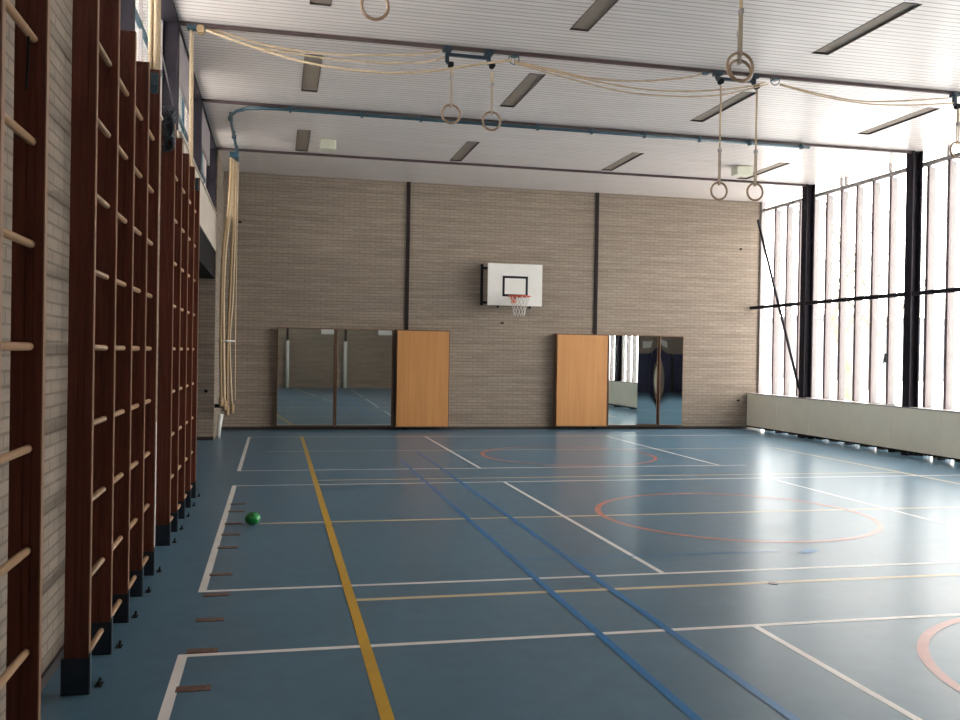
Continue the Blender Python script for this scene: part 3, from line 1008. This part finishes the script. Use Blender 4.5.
def wall_bars(ys, label, guard=False):
    t = thing('wall_bars', label, 'wall bars', (XF-.06, (ys[0]+ys[-1])/2, 0), group='climbing wall bars along the left wall')
    for k, y in enumerate(ys):
        TOP = 3.56 if (guard and k == len(ys)-1) else 3.44
        po = MB()
        # laminated side: two thin grooves run down the board
        g1 = XB+.045; g2 = XB+.050; g3 = XB+.072; g4 = XB+.077
        po.box(XB, g1, y, y+.036, .012, TOP, bev=.002)
        po.box(g1, g2, y+.004, y+.032, .012, TOP); po.box(g2, g3, y, y+.036, .012, TOP, bev=.001); po.box(g3, g4, y+.004, y+.032, .012, TOP)
        po.box(g4, XF-.004, y, y+.036, .012, TOP, bev=.002)
        p = po.build('post', M['mahogany'], t)
        MB().box(XF-.004, XF+.001, y, y+.036, .17, TOP, bev=.001).build('edge_strip', M['edge'], p)
        MB().box(XB-.012, XF+.001, y-.004, y+.040, 0.0, .17, bev=.003).build('steel_shoe', M['shoe'], p)
        MB().box(XF+.002, XF+.006, y-.002, y+.038, 0.0, .19).build('shoe_plate', M['navy'], p)
    for z in RUNGZ:
        MB().tube([(XF-.045, ys[0]+.036, z), (XF-.045, ys[-1], z)], .0150, 10).build('rung', M['beech'], t)
    if guard:
        y = ys[-1]
        MB().box(XF+.001, XF+.006, y+.004, y+.032, .20, 1.08).build('edge_guard', M['white'], t)
    return t


wall_bars([.80, 1.36, 1.92, 2.48, 3.02, 3.57], 'nearest wall bars, cut off by the left edge of view')
wall_bars([4.50, 5.07, 5.64, 6.22, 6.79], 'middle set of red brown wall bars, before the rope bundle', guard=True)
wall_bars([7.80, 8.38, 9.02, 9.64, 10.26], 'farthest set of red brown wall bars, beside the store bay')

# bits hung on the top of the far wall bars
tb_ = thing('net_bundle', 'dark teal bundle of netting hung on the far wall bars', 'net', (-.88, 7.79, 3.3))
nb = MB()
for k in range(14):
    pts = []
    a0 = random.random()*6.28
    for j in range(9):
        t = j/8
        pts.append((-.87+.045*math.sin(a0+t*9)+.01*random.random(), 7.765+.030*math.cos(a0*2+t*7), 3.20+.34*t+.02*math.sin(a0+5*t)))
    nb.tube(pts, .009, 5)
nb.build('net', M['shoe'], tb_)
tag(MB().box(-.880, -.832, 6.772, 6.789, 3.39, 3.53, bev=.004).tube([(-.855, 6.774, 3.46), (-.855, 6.755, 3.46)], .012, 10).build('catch_plate', M['teal']), 'teal steel catch at the top of the middle wall bars', 'catch')
tag(MB().box(-.93, -.83, 10.20, 10.25, 3.30, 3.42, bev=.004).build('catch_plate', M['navy']), 'dark catch at the top of the far wall bars', 'catch')
# thin cord hanging from a near rung
tag(MB().tube([(XF-.045, 3.50, RUNGZ[7]-.005), (XF-.043, 3.49, RUNGZ[7]-.10), (XF-.05, 3.50, RUNGZ[7]-.20)], .004, 6).build('cord_loop', M['black']), 'thin dark cord hanging from a rung of the nearest wall bars', 'cord')

# floor hooks beside the wall bar feet
hk0 = None
for i, y in enumerate([4.62, 5.19, 5.76, 6.34, 6.91, 7.93, 8.50, 9.14, 9.76, 10.38]):
    names = ['first', 'second', 'third', 'fourth', 'fifth', 'sixth', 'seventh', 'eighth', 'ninth', 'tenth']
    lb = 'small black floor hook beside the wall bars, %s from the camera' % names[i]
    x = -.795
    if hk0 is None:
        b = MB().box(-.016, .016, -.03, .03, 0.0, .006, bev=.002)
        b.tube([(.004, -.015, .006), (.004, -.015, .022), (.004, .0, .030), (.004, .014, .024), (.004, .016, .014)], .006, 8)
        hk0 = tag(b.build('floor_hook', M['black']), lb, 'hook', 'floor hooks beside the wall bars')
        hk0.location = (x, y, 0)
    else:
        dup(hk0, (x, y, 0), lb)
# brown socket covers let into the floor
sk0 = None
ysk = [atz(px, py).y for px, py in ((193, 689), (202, 651), (210, 620), (215, 595), (222, 574.5), (232, 547.5), (234, 534.5), (238, 523.5), (239, 511.5), (241, 504))]
nm = ['nearest', 'second nearest', 'third nearest', 'fourth nearest', 'fifth nearest', 'fifth farthest', 'fourth farthest', 'third farthest', 'second farthest', 'farthest']
for i, y in enumerate(ysk):
    lb = 'brown floor socket cover, %s in the row by the left white line' % nm[i]
    x = -.355
    if sk0 is None:
        b = MB().box(-.08, .08, -.036, .036, .0005, .004, bev=.001)
        b.box(.04, .055, -.008, .008, .004, .006)
        sk0 = tag(b.build('floor_socket_cover', M['socket']), lb, 'floor socket', 'floor socket covers')
        sk0.location = (x, y, 0)
    else:
        dup(sk0, (x, y, 0), lb)
for (px, py, lb) in ((773, 583.5, 'small metal floor socket on the near yellow line'), (732, 511.8, 'small metal floor socket on the farther yellow line')):
    p = atz(px, py)
    tag(MB().tube([(p.x, p.y, .001), (p.x, p.y, .004)], .035, 20).build('floor_socket', M['greyrail']), lb, 'floor socket')

# green half-flat ball
bb = MB()
bmesh.ops.create_uvsphere(bb.bm, u_segments=36, v_segments=24, radius=.066)
for v in bb.bm.verts:
    c = v.co
    d = 1 - .16*math.exp(-((c.x-.03)**2+(c.y+.05)**2+(c.z-.03)**2)/.0018)
    d *= 1 + .05*math.sin(5*math.atan2(c.y, c.x)+c.z*30)
    v.co = Vector((c.x*1.06*d, c.y*d, c.z*.86*d))
zmin = min(v.co.z for v in bb.bm.verts)
for v in bb.bm.verts:
    v.co.z -= zmin
for f in bb.bm.faces: f.smooth = True
ball = bb.build('ball', M['ball'])
pbl = atz(252.5, 524.8)
ball.location = (pbl.x, pbl.y, 0)
tag(ball, 'small dented green ball on the blue floor near the left white line', 'ball')

# ================================================================== REAR END OF THE HALL (seen in the mirrors)
wf = MB().box(2.60, 2.70, Y0, Y0+.03, 2.0, ZC)
struct(wf.build('trim_%d' % nt, M['black_steel'])); nt += 1
tag(MB().tube([(2.65, Y0+.12, 0), (2.65, Y0+.12, 2.05)], .07, 16).build('white_post', M['white_pole']), 'white post against the rear wall, reflected in left mirrors', 'post')
g2 = thing('basketball_goal', 'white backboard on the rear wall, seen only in the left mirrors', 'basketball hoop', (4.7, Y0, 2.6))
MB().box(4.05, 5.25, Y0+.45, Y0+.48, 2.36, 3.3).build('backboard', M['white'], g2)
MB().box(4.4, 4.44, Y0+.004, Y0+.45, 2.6, 3.1).box(4.88, 4.92, Y0+.004, Y0+.45, 2.6, 3.1).box(4.44, 4.88, Y0+.004, Y0+.03, 2.8, 2.86).build('wall_bracket', M['black_steel'], g2)
MB().torus((4.65, Y0+.84, 2.64), .225, .012, 'z').box(4.61, 4.69, Y0+.48, Y0+.62, 2.63, 2.65).build('rim', M['orange'], g2)
for k, xx in enumerate((6.0, 7.9)):
    b = MB().box(xx, xx+1.8, Y0+.02, Y0+.32, 0.0, 1.75, bev=.03)
    tag(b.build('crash_mat', M['mat_blue']), ['dark blue crash mat upright at the rear wall, centre', 'dark blue crash mat upright at the rear wall near windows'][k], 'mat')

for k, xx in enumerate((6.9, 8.7)):
    tag(MB().box(xx, xx+.6, Y0+.004, Y0+.03, 2.0, 2.3, bev=.004).build('notice_board', M['white']), ['small white board above the rear mats, left one', 'small white board above the rear mats, right one'][k], 'board')

# ================================================================== OUTSIDE
struct(MB().box(-90, 120, -80, 120, -.45, -.25).build('ground', M['ground']))


def tree(x, y, h, label, mt='bark', seed=1, spread=.55):
    rnd = random.Random(seed)
    b = MB()

    def grow(p, d, L, r, depth):
        pts = [p]; rr = [r]
        n = 4
        for i in range(n):
            d = (d + Vector((rnd.uniform(-.16, .16), rnd.uniform(-.16, .16), rnd.uniform(-.02, .12)))).normalized()
            pts.append(pts[-1] + d*L/n); rr.append(r*(1-.40*(i+1)/n))
        b.tube(pts, rr, 6 if depth < 3 else 4, cap=False)
        if depth >= 5: return
        k = 3 if depth < 4 else 2
        for j in range(k):
            a = rnd.uniform(0, 2*PI)
            side = Vector((math.cos(a), math.sin(a), rnd.uniform(.1, .7))).normalized()
            nd = (d*(1-spread) + side*spread).normalized()
            grow(pts[-1 if j < 2 else 3], nd, L*rnd.uniform(.62, .80), rr[-1]*.72, depth+1)
    grow(Vector((x, y, -.25)), Vector((0, 0, 1)), h*.34, h*.022, 0)
    tag(b.build('bare_tree', M[mt]), label, 'tree')


tree(20.7, 30.0, 10, 'bare tree coloured as yellow-lit outside the middle of the right windows', 'lit_bark', 3)
tree(36.0, 50, 12, 'bare grey tree farther outside the right windows', 'bark', 5)
tree(24.5, 17.5, 9, 'bare tree outside, seen at the near right window', 'bark', 9)
tree(44.0, 84.0, 14, 'bare tree outside, seen in the far corner window', 'bark', 11)
tree(-3.4, 30.0, 14, 'bare tree outside the left high windows, farther one', 'bark', 21)
tree(-7.5, 44, 18, 'bare tree outside the left high windows, farthest one', 'bark', 25)
tree(-8.5, 14.5, 8, 'bare tree outside the left high windows, nearer one', 'bark', 23)
bd = thing('house', 'pale flat-roofed building faint beyond the right windows', 'building', (54, 78, -.25))
MB().box(47, 67, 74, 82, -.25, 5.2).build('wall', M['render'], bd)
MB().box(46.7, 67.3, 73.7, 82.3, 5.2, 5.6).build('roof', M['roofing'], bd)
for k in range(6):
    xx = 48.5+3*k
    for zz in (.6, 3.2):
        MB().box(xx, xx+1.6, 73.95, 74.02, zz, zz+1.4).build('window', M['dark_glass'], bd)
